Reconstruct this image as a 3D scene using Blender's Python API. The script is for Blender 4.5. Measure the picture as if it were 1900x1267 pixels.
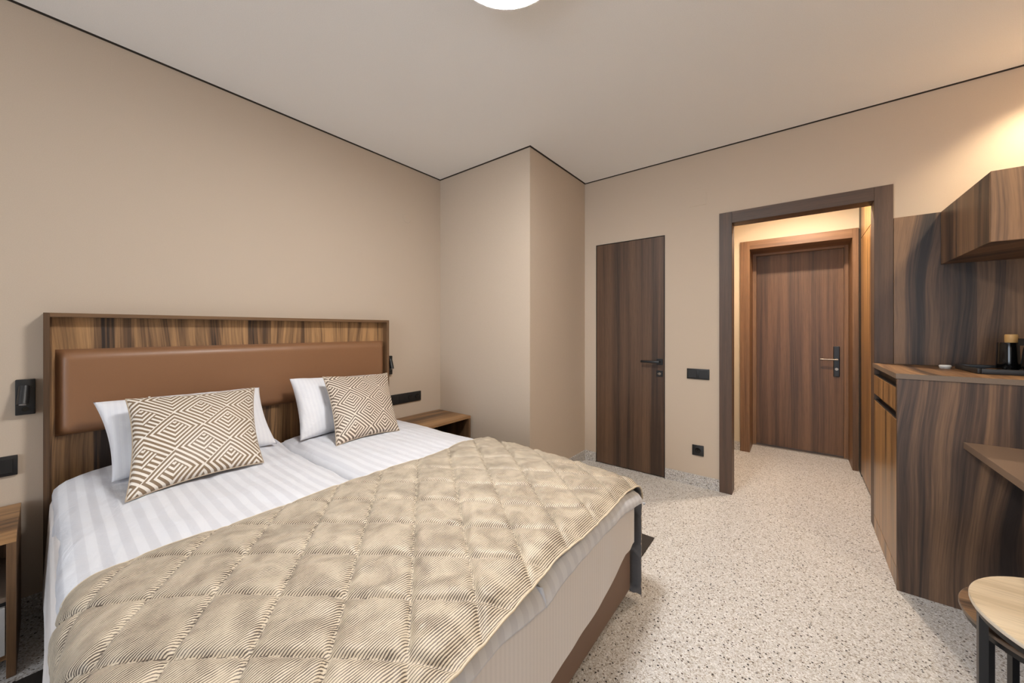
import bpy, bmesh, math, random
import numpy as np
from mathutils import Vector, Matrix, noise

random.seed(7)
for o in list(bpy.data.objects):
    bpy.data.objects.remove(o, do_unlink=True)
SC = bpy.context.scene
COL = SC.collection

# ------------------------------------------------------------------ camera
cd = bpy.data.cameras.new('camera')
cd.sensor_width = 36.0
cd.lens = 675.86 / 1900 * 36.0
cd.shift_y = -(633.5 - 611.16) / 1900
cd.clip_start = 0.02
cam = bpy.data.objects.new('camera', cd)
COL.objects.link(cam)
cam.location = (0, 0, 1.25)
cam.rotation_euler = (math.radians(90), 0, 0.66392)
SC.camera = cam

# ------------------------------------------------------------------ world / exposure
W = bpy.data.worlds.new('sky')
SC.world = W
W.use_nodes = True
bg = W.node_tree.nodes['Background']
bg.inputs[0].default_value = (0.80, 0.89, 1.0, 1)
bg.inputs[1].default_value = 7.0
SC.view_settings.view_transform = 'Standard'
SC.view_settings.look = 'None'
SC.view_settings.gamma = 1.0
SC.view_settings.use_curve_mapping = False
SC.view_settings.exposure = 0.14
LAMP_STRENGTH = 96.0
LAMP_COLOR = (1.0, 0.98, 0.955, 1)
HALL_STRENGTH = 1050.0
HALL_COLOR = (1.0, 0.82, 0.65, 1)
SPOT_WATTS = 45.0

# daylight window behind the camera: a sampling portal only, the sky itself is the light
pl = bpy.data.lights.new('window_portal', 'AREA')
pl.shape = 'RECTANGLE'; pl.size = 2.1; pl.size_y = 2.2
pl.cycles.is_portal = True
po = bpy.data.objects.new('window_portal', pl); COL.objects.link(po)
po.location = (-0.05, -4.26, 1.30); po.rotation_euler = (math.radians(90), 0, 0)

# ------------------------------------------------------------------ helpers
def tag(o, label=None, cat=None, group=None, kind=None):
    if label: o['label'] = label
    if cat: o['category'] = cat
    if group: o['group'] = group
    if kind: o['kind'] = kind
    return o

def empty(name, loc, label=None, cat=None, group=None, kind=None):
    o = bpy.data.objects.new(name, None)
    o.empty_display_size = 0.1
    COL.objects.link(o); o.location = loc
    return tag(o, label, cat, group, kind)

def wloc(o):
    v = Vector(o.location)
    while o.parent:
        o = o.parent; v += Vector(o.location)
    return v

def link_mesh(name, me, mat, parent=None, smooth=False):
    """vertices are given in world space; the origin goes to the base of the mesh"""
    if me.vertices:
        n = len(me.vertices)
        co = np.empty(n * 3, 'f'); me.vertices.foreach_get('co', co); co = co.reshape(-1, 3)
        lo, hi = co.min(0), co.max(0)
        org = np.array([(lo[0] + hi[0]) / 2, (lo[1] + hi[1]) / 2, lo[2]])
        me.vertices.foreach_set('co', (co - org).astype('f').ravel())
    else:
        org = np.zeros(3)
    if isinstance(mat, (list, tuple)):
        for m in mat: me.materials.append(m)
    elif mat: me.materials.append(mat)
    if smooth:
        me.polygons.foreach_set('use_smooth', [True] * len(me.polygons))
    me.update()
    o = bpy.data.objects.new(name, me); COL.objects.link(o)
    if parent:
        o.parent = parent
        o.location = Vector(org.tolist()) - wloc(parent)
    else:
        o.location = org.tolist()
    return o

class B:
    """collects shapes (world space) into one mesh"""
    def __init__(s): s.bm = bmesh.new()
    def box(s, x0, x1, y0, y1, z0, z1, bevel=0.0, seg=2):
        t = bmesh.new()
        bmesh.ops.create_cube(t, size=1)
        for v in t.verts:
            v.co = Vector(((x0 + x1) / 2 + v.co.x * (x1 - x0), (y0 + y1) / 2 + v.co.y * (y1 - y0), (z0 + z1) / 2 + v.co.z * (z1 - z0)))
        if bevel > 0:
            bmesh.ops.bevel(t, geom=t.edges[:], offset=bevel, segments=seg, profile=0.5, affect='EDGES')
        s.merge(t); return s
    def merge(s, t, M=None):
        if M is not None: bmesh.ops.transform(t, matrix=M, verts=t.verts)
        me = bpy.data.meshes.new('tmp'); t.to_mesh(me); t.free()
        s.bm.from_mesh(me); bpy.data.meshes.remove(me)
    def cyl(s, p0, p1, r0, r1=None, n=24, caps=True):
        p0 = Vector(p0); p1 = Vector(p1); d = p1 - p0
        t = bmesh.new()
        bmesh.ops.create_cone(t, cap_ends=caps, segments=n, radius1=r0, radius2=r0 if r1 is None else r1, depth=d.length)
        M = Matrix.Translation((p0 + p1) / 2) @ d.to_track_quat('Z', 'Y').to_matrix().to_4x4()
        s.merge(t, M); return s
    def lathe(s, c, prof, n=40, axis='Z'):
        """prof: list of (radius, height)"""
        rings = []
        for r, h in prof:
            ring = []
            for k in range(n):
                a = 2 * math.pi * k / n
                ring.append(s.bm.verts.new((c[0] + r * math.cos(a), c[1] + r * math.sin(a), c[2] + h)))
            rings.append(ring)
        for a, b in zip(rings, rings[1:]):
            for k in range(n):
                s.bm.faces.new((a[k], a[(k + 1) % n], b[(k + 1) % n], b[k]))
        if prof[0][0] > 1e-5: s.bm.faces.new(rings[0][::-1])
        if prof[-1][0] > 1e-5: s.bm.faces.new(rings[-1])
        bmesh.ops.remove_doubles(s.bm, verts=s.bm.verts, dist=1e-6)
        return s
    def prism(s, poly, z0, z1):
        a = [s.bm.verts.new((x, y, z0)) for x, y in poly]
        b = [s.bm.verts.new((x, y, z1)) for x, y in poly]
        n = len(poly)
        s.bm.faces.new(a[::-1]); s.bm.faces.new(b)
        for k in range(n): s.bm.faces.new((a[k], a[(k + 1) % n], b[(k + 1) % n], b[k]))
        return s
    def tube(s, pts, r, n=10, closed=False):
        pts = [Vector(p) for p in pts]; N = len(pts); rings = []
        for i, p in enumerate(pts):
            d = (pts[(i + 1) % N] - pts[i - 1]) if closed else (pts[min(i + 1, N - 1)] - pts[max(i - 1, 0)])
            q = d.to_track_quat('Z', 'Y')
            rings.append([s.bm.verts.new(p + q @ Vector((r * math.cos(2 * math.pi * k / n), r * math.sin(2 * math.pi * k / n), 0))) for k in range(n)])
        rng = range(N) if closed else range(N - 1)
        for i in rng:
            a, b = rings[i], rings[(i + 1) % N]
            for k in range(n): s.bm.faces.new((a[k], a[(k + 1) % n], b[(k + 1) % n], b[k]))
        if not closed:
            s.bm.faces.new(rings[0][::-1]); s.bm.faces.new(rings[-1])
        return s
    def build(s, name, mat, parent=None, smooth=False, angle=None):
        bmesh.ops.recalc_face_normals(s.bm, faces=s.bm.faces)
        me = bpy.data.meshes.new(name); s.bm.to_mesh(me); s.bm.free()
        o = link_mesh(name, me, mat, parent, smooth)
        if angle:
            for p in me.polygons: p.use_smooth = True
            try: me.set_sharp_from_angle(angle=math.radians(angle))
            except Exception: pass
        return o

def grid_mesh(name, P, mat, parent=None, uv=None, closed_j=False):
    """P: (ni, nj, 3) array of world points"""
    ni, nj = P.shape[:2]
    idx = np.arange(ni * nj).reshape(ni, nj)
    q = np.stack([idx[:-1, :-1], idx[1:, :-1], idx[1:, 1:], idx[:-1, 1:]], -1).reshape(-1, 4)
    me = bpy.data.meshes.new(name)
    me.from_pydata(P.reshape(-1, 3).tolist(), [], q.tolist())
    if uv is not None:
        l = me.uv_layers.new(name='UVMap')
        l.data.foreach_set('uv', uv.reshape(-1, 2)[q.ravel()].astype('f').ravel())
    return link_mesh(name, me, mat, parent, True)

def gnormals(P):
    a = np.gradient(P, axis=0); b = np.gradient(P, axis=1)
    n = np.cross(a, b)
    return n / np.maximum(np.linalg.norm(n, axis=-1, keepdims=True), 1e-9)

def nz(x, y, z=0.0):
    return noise.noise(Vector((x, y, z)))

def nzv(X, Y, sx, sy, z=0.0, oct=1):
    out = np.empty(X.shape)
    it = np.nditer([X, Y], flags=['multi_index'])
    for a, b in it:
        v = 0; amp = 1; f = 1
        for k in range(oct):
            v += amp * nz(float(a) * sx * f, float(b) * sy * f, z + 3.7 * k); amp *= .5; f *= 2.1
        out[it.multi_index] = v
    return out

def sstep(x, a, b):
    t = np.clip((x - a) / (b - a), 0, 1); return t * t * (3 - 2 * t)

# ------------------------------------------------------------------ materials
def new_mat(name):
    m = bpy.data.materials.new(name); m.use_nodes = True
    nt = m.node_tree
    return m, nt, nt.nodes, nt.links, nt.nodes['Principled BSDF']

def lin(*c):
    return tuple(((v / 255) / 12.92 if v / 255 <= .04045 else ((v / 255 + .055) / 1.055) ** 2.4) for v in c) + (1,)

def mnode(N, L, op, a, b=None, c=None):
    n = N.new('ShaderNodeMath'); n.operation = op
    for i, v in enumerate((a, b, c)):
        if v is None: continue
        if isinstance(v, (int, float)): n.inputs[i].default_value = v
        else: L.new(v, n.inputs[i])
    return n.outputs[0]

def ramp(N, L, fac, stops, interp='LINEAR'):
    r = N.new('ShaderNodeValToRGB'); r.color_ramp.interpolation = interp
    e = r.color_ramp.elements
    while len(e) < len(stops): e.new(0.5)
    for k, (p, c) in enumerate(stops):
        e[k].position = p; e[k].color = c
    L.new(fac, r.inputs[0]); return r.outputs[0]

def mixc(N, L, fac, a, b, mode='MIX'):
    n = N.new('ShaderNodeMix'); n.data_type = 'RGBA'; n.blend_type = mode
    for s, v in ((0, fac), (6, a), (7, b)):
        if isinstance(v, (int, float, tuple)): n.inputs[s].default_value = v
        else: L.new(v, n.inputs[s])
    return n.outputs[2]

def bump(N, L, h, strength=0.2, dist=0.005, bsdf=None):
    b = N.new('ShaderNodeBump'); b.inputs['Strength'].default_value = strength; b.inputs['Distance'].default_value = dist
    L.new(h, b.inputs['Height'])
    if bsdf: L.new(b.outputs[0], bsdf.inputs['Normal'])
    return b.outputs[0]

def plain(name, rgb, rough=0.6, metal=0.0, spec=0.5, grain=0.0, gscale=300):
    m, nt, N, L, P = new_mat(name)
    P.inputs['Base Color'].default_value = lin(*rgb)
    P.inputs['Roughness'].default_value = rough
    P.inputs['Metallic'].default_value = metal
    P.inputs['Specular IOR Level'].default_value = spec
    tc = N.new('ShaderNodeTexCoord')
    t = N.new('ShaderNodeTexNoise'); t.inputs['Scale'].default_value = gscale; t.inputs['Detail'].default_value = 3
    L.new(tc.outputs['Object'], t.inputs['Vector'])
    k = mixc(N, L, t.outputs[0], lin(*[v * .95 for v in rgb]), lin(*[min(255, v * 1.05) for v in rgb]))
    L.new(k, P.inputs['Base Color'])
    if grain: bump(N, L, t.outputs[0], grain, 0.001, P)
    return m

def emis(name, color, strength):
    m, nt, N, L, P = new_mat(name)
    P.inputs['Base Color'].default_value = (.8, .8, .8, 1)
    P.inputs['Emission Color'].default_value = color
    P.inputs['Emission Strength'].default_value = strength
    return m

def walnut(name, axis='Z', dark=(44, 35, 31), mid=(86, 66, 51), light=(146, 113, 82), scale=1.0, rough=0.42, straight=False, spec=0.5, band_scale=13, fine_w=0.42, wander_w=0.17):
    m, nt, N, L, P = new_mat(name)
    tc = N.new('ShaderNodeTexCoord'); oi = N.new('ShaderNodeObjectInfo')
    off = N.new('ShaderNodeVectorMath'); off.operation = 'MULTIPLY_ADD'
    cmb = N.new('ShaderNodeCombineXYZ')
    for i, k in enumerate((3.1, 5.7, 2.3)):
        L.new(mnode(N, L, 'MULTIPLY', oi.outputs['Random'], k), cmb.inputs[i])
    add = N.new('ShaderNodeVectorMath'); add.operation = 'ADD'
    L.new(tc.outputs['Object'], add.inputs[0]); L.new(cmb.outputs[0], add.inputs[1])
    sep = N.new('ShaderNodeSeparateXYZ'); L.new(add.outputs[0], sep.inputs[0])
    ax = {'X': 0, 'Y': 1, 'Z': 2}[axis]
    oth = [i for i in range(3) if i != ax]
    across = mnode(N, L, 'ADD', sep.outputs[oth[0]], mnode(N, L, 'MULTIPLY', sep.outputs[oth[1]], 0.93))
    along = sep.outputs[ax]
    # slow sideways wander of the figure
    def vec(fa, fl):
        c = N.new('ShaderNodeCombineXYZ')
        L.new(mnode(N, L, 'MULTIPLY', across, fa * scale), c.inputs[0]); L.new(mnode(N, L, 'MULTIPLY', along, fl * scale), c.inputs[1]); return c.outputs[0]
    def tex(v, sc, det=3, dist=0.0):
        t = N.new('ShaderNodeTexNoise'); t.inputs['Scale'].default_value = sc; t.inputs['Detail'].default_value = det; t.inputs['Distortion'].default_value = dist
        L.new(v, t.inputs['Vector']); return t.outputs[0]
    wander = tex(vec(1.6, 0.55 if not straight else .3), 1.6, 1)
    acr2 = mnode(N, L, 'MULTIPLY_ADD', wander, wander_w if not straight else 0.05, across)
    def vec2(fa, fl):
        c = N.new('ShaderNodeCombineXYZ')
        L.new(mnode(N, L, 'MULTIPLY', acr2, fa * scale), c.inputs[0]); L.new(mnode(N, L, 'MULTIPLY', along, fl * scale), c.inputs[1]); return c.outputs[0]
    band = tex(vec2(1.0, 0.02), band_scale, 4, 0.0)
    fine = tex(vec2(1.0, 0.018), 95, 3)
    pore = tex(vec2(1.0, 0.03), 330, 2)
    # veneer strips with a tone of their own
    st = mnode(N, L, 'FLOOR', mnode(N, L, 'MULTIPLY', across, 7.3 * scale))
    wn = N.new('ShaderNodeTexWhiteNoise'); wn.noise_dimensions = '1D'; L.new(st, wn.inputs['W'])
    f = mnode(N, L, 'MULTIPLY_ADD', fine, fine_w if not straight else .3, mnode(N, L, 'MULTIPLY', band, 0.95))
    f = mnode(N, L, 'MULTIPLY_ADD', wn.outputs[0], 0.20 if not straight else .08, f)
    f = mnode(N, L, 'SUBTRACT', f, 0.29 - (.42 - (fine_w if not straight else .3)) / 2)
    col = ramp(N, L, f, [(0.30, lin(*dark)), (0.42, lin(*mid)), (0.51, lin(*[(a + b) / 2 for a, b in zip(mid, light)])), (0.64, lin(*light))])
    pc = ramp(N, L, pore, [(0.35, (.72, .72, .72, 1)), (0.55, (1, 1, 1, 1))])
    col = mixc(N, L, 0.6, col, pc, 'MULTIPLY')
    L.new(col, P.inputs['Base Color'])
    P.inputs['Roughness'].default_value = rough
    P.inputs['Specular IOR Level'].default_value = spec
    bump(N, L, pore, 0.08, 0.001, P)
    return m

MAT = {}
MAT['walnut_z'] = walnut('walnut vertical', 'Z', dark=(46, 37, 34), mid=(84, 65, 53), light=(136, 105, 79), band_scale=10.5, fine_w=.38, wander_w=.22)
MAT['walnut_y'] = walnut('walnut along wall', 'Y', dark=(66, 48, 34), light=(170, 130, 88), mid=(124, 92, 62))
MAT['walnut_x'] = walnut('walnut across', 'X')
MAT['walnut_warm'] = walnut('walnut warm headboard', 'Z', dark=(46, 36, 32), mid=(106, 79, 56), light=(182, 141, 97), scale=1.2)
MAT['frame_y'] = walnut('walnut edge horizontal', 'Y', dark=(78, 57, 40), mid=(102, 76, 53), light=(126, 95, 66), straight=True)
MAT['frame_z'] = walnut('walnut edge vertical', 'Z', dark=(78, 57, 40), mid=(102, 76, 53), light=(126, 95, 66), straight=True)
MAT['front_z'] = walnut('cabinet front', 'Z', dark=(92, 67, 40), mid=(146, 108, 64), light=(192, 148, 92), scale=2.6, straight=True, rough=0.3)
MAT['dark_z'] = walnut('dark oak vertical', 'Z', dark=(58, 44, 36), mid=(78, 59, 47), light=(98, 74, 58), straight=True, rough=0.5)
MAT['dark_x'] = walnut('dark oak across', 'X', dark=(58, 44, 36), mid=(78, 59, 47), light=(98, 74, 58), straight=True, rough=0.5)
MAT['door_z'] = walnut('door veneer', 'Z', dark=(60, 44, 34), mid=(84, 62, 47), light=(106, 80, 60), straight=True, rough=0.45)
MAT['entry_z'] = walnut('entrance door veneer', 'Z', dark=(76, 53, 37), mid=(102, 73, 51), light=(126, 92, 65), straight=True, rough=0.45)
MAT['entry_cz'] = walnut('entrance casing veneer upright', 'Z', dark=(96, 68, 46), mid=(126, 92, 63), light=(150, 113, 79), straight=True, rough=0.45)
MAT['entry_x'] = walnut('entrance casing veneer across', 'X', dark=(96, 68, 46), mid=(126, 92, 63), light=(150, 113, 79), straight=True, rough=0.45)
MAT['black'] = plain('black plastic', (24, 24, 25), 0.45)
MAT['black_metal'] = plain('black metal', (26, 26, 28), 0.38)
MAT['black_gloss'] = plain('glossy black', (10, 10, 11), 0.12)
MAT['gap'] = plain('dark shadow gap', (62, 54, 47), 0.9)
MAT['ceiling'] = plain('ceiling white', (250, 249, 247), 0.9)
MAT['wall'] = plain('beige wall paint', (195, 179, 161), 0.85, grain=0.03, gscale=400)
MAT['wall_hall'] = plain('hall cream paint', (206, 192, 168), 0.85)
MAT['leather'] = plain('brown leatherette', (138, 99, 70), 0.40, grain=0.10, gscale=700)
MAT['base'] = plain('brown bed base fabric', (118, 92, 74), 0.6, grain=0.2, gscale=600)
MAT['chrome'] = plain('chrome', (200, 200, 200), 0.12, 1.0)
MAT['steel'] = plain('brushed steel', (150, 140, 128), 0.35, 1.0)
MAT['white'] = plain('white plastic', (235, 235, 232), 0.4)
MAT['grey_front'] = plain('pale grey laminate', (176, 174, 172), 0.5)
MAT['taupe'] = plain('taupe laminate', (114, 99, 86), 0.5)
MAT['taupe_top'] = plain('desk taupe', (122, 102, 86), 0.35)
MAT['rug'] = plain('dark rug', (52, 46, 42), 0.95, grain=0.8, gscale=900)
MAT['mattress'] = plain('mattress ticking', (225, 222, 216), 0.9)
MAT['lining'] = plain('grey lining', (104, 102, 103), 0.8, grain=0.4, gscale=120)
MAT['birchedge'] = plain('white edge', (206, 196, 180), 0.5)
MAT['ply'] = walnut('light ply wood', 'X', dark=(198, 178, 148), mid=(210, 191, 162), light=(220, 203, 176), straight=True, rough=0.5)
MAT['bamboo'] = plain('pale wood lid', (196, 156, 98), 0.5)
MAT['amber'] = plain('amber sachet', (150, 98, 48), 0.5)
MAT['paper'] = plain('paper sachet', (205, 208, 210), 0.5)
MAT['lamp'] = emis('lamp diffuser', LAMP_COLOR, LAMP_STRENGTH)
MAT['lamp_hall'] = emis('hall lamp diffuser', HALL_COLOR, HALL_STRENGTH)
MAT['lens'] = plain('reading lens', (190, 190, 190), 0.2)
MAT['spot_lens'] = emis('downlight lens', (1, .8, .55, 1), 12)

def terrazzo(name, base=(205, 203, 201), k=1.0):
    m, nt, N, L, P = new_mat(name)
    tc = N.new('ShaderNodeTexCoord')
    ns = N.new('ShaderNodeTexNoise'); ns.inputs['Scale'].default_value = 260; ns.inputs['Detail'].default_value = 3
    L.new(tc.outputs['Object'], ns.inputs['Vector'])
    warp = N.new('ShaderNodeVectorMath'); warp.operation = 'MULTIPLY_ADD'
    L.new(ns.outputs['Color'], warp.inputs[0]); warp.inputs[1].default_value = (.003, .003, .003); L.new(tc.outputs['Object'], warp.inputs[2])
    def vor(sc):
        v = N.new('ShaderNodeTexVoronoi'); v.inputs['Scale'].default_value = sc; v.inputs['Randomness'].default_value = 1.0
        L.new(warp.outputs[0], v.inputs['Vector']); return v
    v1 = vor(230 * k); v2 = vor(95 * k)
    s1 = N.new('ShaderNodeSeparateColor'); L.new(v1.outputs['Color'], s1.inputs[0])
    s2 = N.new('ShaderNodeSeparateColor'); L.new(v2.outputs['Color'], s2.inputs[0])
    stone = ramp(N, L, s1.outputs[0], [(0.0, lin(140, 130, 120)), (0.06, lin(172, 164, 154)), (0.2, lin(196, 192, 187)), (0.45, lin(*base)), (0.78, lin(224, 222, 220)), (0.94, lin(184, 181, 177))], 'CONSTANT')
    # scattered dark chips
    chip = mnode(N, L, 'MULTIPLY', mnode(N, L, 'GREATER_THAN', s2.outputs[1], 0.84), mnode(N, L, 'LESS_THAN', v2.outputs['Distance'], 0.36))
    chipc = ramp(N, L, s2.outputs[0], [(0.0, lin(44, 38, 36)), (0.5, lin(92, 80, 72)), (0.8, lin(120, 116, 114))], 'CONSTANT')
    col = mixc(N, L, chip, stone, chipc)
    L.new(col, P.inputs['Base Color'])
    P.inputs['Roughness'].default_value = 0.55
    bump(N, L, v1.outputs['Distance'], 0.25, 0.002, P)
    return m
MAT['floor'] = terrazzo('stone chip floor')
MAT['baseboard'] = terrazzo('stone chip skirting', (178, 175, 174))

def linen(name, axis, period, c0=(218, 220, 226), c1=(208, 210, 217), duty=0.5, wr=0.25):
    m, nt, N, L, P = new_mat(name)
    tc = N.new('ShaderNodeTexCoord'); sep = N.new('ShaderNodeSeparateXYZ')
    L.new(tc.outputs['Object'], sep.inputs[0])
    f = mnode(N, L, 'FRACT', mnode(N, L, 'MULTIPLY', sep.outputs[axis], 1 / period))
    tri = mnode(N, L, 'ABSOLUTE', mnode(N, L, 'SUBTRACT', f, 0.5))
    s = ramp(N, L, tri, [(duty / 2 - .02, (0, 0, 0, 1)), (duty / 2 + .02, (1, 1, 1, 1))])
    L.new(mixc(N, L, s, lin(*c0), lin(*c1)), P.inputs['Base Color'])
    rr = N.new('ShaderNodeMapRange'); L.new(s, rr.inputs[0]); rr.inputs[3].default_value = 0.75; rr.inputs[4].default_value = 0.42
    L.new(rr.outputs[0], P.inputs['Roughness'])
    P.inputs['Specular IOR Level'].default_value = 0.3
    t = N.new('ShaderNodeTexNoise'); t.inputs['Scale'].default_value = 9; t.inputs['Detail'].default_value = 4; t.inputs['Distortion'].default_value = 0.6
    L.new(tc.outputs['Object'], t.inputs['Vector'])
    bump(N, L, t.outputs[0], wr, 0.02, P)
    return m
MAT['duvet'] = linen('satin stripe duvet', 1, 0.046, wr=0.45)
MAT['sheet'] = linen('fine stripe sheet', 1, 0.017, (224, 219, 217), (218, 213, 211), wr=0.12)
MAT['pillow'] = linen('white pillowcase', 1, 0.02, (228, 229, 234), (224, 225, 231), wr=0.4)

def spread_mat():
    m, nt, N, L, P = new_mat('striped satin quilt')
    uv = N.new('ShaderNodeUVMap'); uv.uv_map = 'UVMap'
    sep = N.new('ShaderNodeSeparateXYZ'); L.new(uv.outputs[0], sep.inputs[0])
    t = N.new('ShaderNodeTexNoise'); t.inputs['Scale'].default_value = 14; t.inputs['Detail'].default_value = 3; t.inputs['Distortion'].default_value = 0.8
    L.new(uv.outputs[0], t.inputs['Vector'])
    t2 = N.new('ShaderNodeTexNoise'); t2.inputs['Scale'].default_value = 160; t2.inputs['Detail'].default_value = 2
    L.new(uv.outputs[0], t2.inputs['Vector'])
    x = mnode(N, L, 'MULTIPLY_ADD', t2.outputs[0], 0.0016, sep.outputs[1])
    f = mnode(N, L, 'FRACT', mnode(N, L, 'MULTIPLY', x, 1 / 0.0054))
    tri = mnode(N, L, 'MULTIPLY', mnode(N, L, 'ABSOLUTE', mnode(N, L, 'SUBTRACT', f, 0.5)), 2.0)
    # dark stripes; their varying width puts the shade of dents into the colour
    w = mnode(N, L, 'MULTIPLY_ADD', t.outputs[0], 0.95, -0.06)
    s = N.new('ShaderNodeMapRange'); s.interpolation_type = 'SMOOTHSTEP'
    L.new(tri, s.inputs[0]); L.new(mnode(N, L, 'SUBTRACT', w, 0.16), s.inputs[1]); L.new(mnode(N, L, 'ADD', w, 0.16), s.inputs[2])
    col = mixc(N, L, s.outputs[0], lin(98, 87, 78), lin(206, 193, 172))
    L.new(col, P.inputs['Base Color'])
    r = N.new('ShaderNodeMapRange'); L.new(s.outputs[0], r.inputs[0]); r.inputs[3].default_value = 0.46; r.inputs[4].default_value = 0.6
    L.new(r.outputs[0], P.inputs['Roughness'])
    mt = N.new('ShaderNodeMapRange'); L.new(s.outputs[0], mt.inputs[0]); mt.inputs[3].default_value = 0.35; mt.inputs[4].default_value = 0.0
    L.new(mt.outputs[0], P.inputs['Metallic'])
    bump(N, L, tri, 0.3, 0.0012, P)
    return m
MAT['spread'] = spread_mat()
MAT['piping'] = plain('cream piping', (210, 196, 172), 0.5)
MAT['cord'] = plain('cushion cord', (176, 160, 140), 0.6)

def cushion_mat(name, line=(126, 106, 88), ground=(226, 216, 204)):
    m, nt, N, L, P = new_mat(name)
    uv = N.new('ShaderNodeUVMap'); uv.uv_map = 'UVMap'
    sep = N.new('ShaderNodeSeparateXYZ'); L.new(uv.outputs[0], sep.inputs[0])
    u = mnode(N, L, 'MULTIPLY', sep.outputs[0], 1 / 0.205); v = mnode(N, L, 'MULTIPLY', sep.outputs[1], 1 / 0.205)
    A = mnode(N, L, 'ADD', u, v); Bc = mnode(N, L, 'SUBTRACT', u, v)
    fa = mnode(N, L, 'SUBTRACT', mnode(N, L, 'FRACT', A), 0.5); fb = mnode(N, L, 'SUBTRACT', mnode(N, L, 'FRACT', Bc), 0.5)
    cheb = mnode(N, L, 'MAXIMUM', mnode(N, L, 'ABSOLUTE', fa), mnode(N, L, 'ABSOLUTE', fb))
    ring = mnode(N, L, 'GREATER_THAN', mnode(N, L, 'FRACT', mnode(N, L, 'MULTIPLY_ADD', cheb, 9.0, 0.75)), 0.47)
    # the middle of each diamond: open hooks
    ell = mnode(N, L, 'MAXIMUM', mnode(N, L, 'MULTIPLY', fa, -1.0), fb)
    hook = mnode(N, L, 'GREATER_THAN', mnode(N, L, 'FRACT', mnode(N, L, 'MULTIPLY_ADD', ell, 9.0, 0.75)), 0.47)
    inner = mnode(N, L, 'LESS_THAN', cheb, 0.225)
    pat = mnode(N, L, 'ADD', mnode(N, L, 'MULTIPLY', inner, hook), mnode(N, L, 'MULTIPLY', mnode(N, L, 'SUBTRACT', 1.0, inner), ring))
    # every other diamond is cut by a bundle of straight bars
    par = mnode(N, L, 'MODULO', mnode(N, L, 'ABSOLUTE', mnode(N, L, 'ADD', mnode(N, L, 'FLOOR', A), mnode(N, L, 'FLOOR', Bc))), 2.0)
    quad = mnode(N, L, 'MULTIPLY', mnode(N, L, 'GREATER_THAN', mnode(N, L, 'SUBTRACT', fb, mnode(N, L, 'ABSOLUTE', fa)), 0.0), mnode(N, L, 'GREATER_THAN', fb, 0.225))
    bars = mnode(N, L, 'GREATER_THAN', mnode(N, L, 'FRACT', mnode(N, L, 'MULTIPLY_ADD', fa, 9.0, 0.75)), 0.47)
    sel = mnode(N, L, 'MULTIPLY', par, quad)
    pat = mnode(N, L, 'ADD', mnode(N, L, 'MULTIPLY', sel, bars), mnode(N, L, 'MULTIPLY', mnode(N, L, 'SUBTRACT', 1.0, sel), pat))
    t = N.new('ShaderNodeTexNoise'); t.inputs['Scale'].default_value = 5
    L.new(uv.outputs[0], t.inputs['Vector'])
    lc = mixc(N, L, t.outputs[0], lin(*line), lin(*[x * .82 for x in line]))
    L.new(mixc(N, L, pat, lin(*ground), lc), P.inputs['Base Color'])
    r = N.new('ShaderNodeMapRange'); L.new(pat, r.inputs[0]); r.inputs[3].default_value = 0.7; r.inputs[4].default_value = 0.5
    L.new(r.outputs[0], P.inputs['Roughness'])
    bump(N, L, pat, 0.25, 0.001, P)
    return m
MAT['cushion_a'] = cushion_mat('maze print bronze', (140, 118, 94), (226, 219, 209))
MAT['cushion_b'] = cushion_mat('maze print taupe', (116, 99, 84), (222, 209, 193))

# ------------------------------------------------------------------ the room
XW, YC, XC, YD = -2.645, 2.285, -1.613, 3.203     # headboard wall, boxed corner front, boxed corner side, door wall
XR, YB, ZC = 1.20, -4.20, 2.654
XO0, XO1, ZO = -0.387, 0.380, 2.056               # doorway opening
YH = 4.42                                         # hall end wall
HX0, HX1 = -0.53, 1.02
def struct(o, label, cat): return tag(o, label, cat, kind='structure')

struct(B().box(-2.95, 1.5, -4.5, 5.1, -0.12, 0.0).build('floor', MAT['floor']), 'pale speckled stone chip floor running through room and hall', 'floor')
cl = B().prism([(XW + .012, YB), (XW + .012, YC - .012), (XC + .012, YC - .012), (XC + .012, YD - .012), (XR, YD - .012), (XR, YB)], ZC, ZC + .018).build('ceiling', MAT['ceiling'])
struct(cl, 'flat white stretch ceiling with dark shadow gap round its edge', 'ceiling')
tg = B().box(-2.95, 1.5, -4.5, YD + .1, ZC + .035, ZC + .12)  # recess boards round the ceiling; the gap's shade is put into their colour
tg.box(XW - .2, XW, -4.5, YC + .2, ZC - .005, ZC + .036); tg.box(XW, XC, YC, YD + .1, ZC - .005, ZC + .036); tg.box(XC, XR + .2, YD, YD + .1, ZC - .005, ZC + .036)
struct(tg.build('trim_1', MAT['gap']), 'recess above the edge of the white ceiling, painted dark as shade', 'trim')
struct(B().box(XW - .2, XW, -4.5, YC + .2, 0, ZC - .005).build('wall_left', MAT['wall']), 'beige wall behind the headboard', 'wall')
struct(B().box(XW - .2, XC, YC, YD + .1, 0, ZC - .005).build('wall_column', MAT['wall']), 'beige boxed-out corner beside the dark flush door', 'wall')
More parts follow.
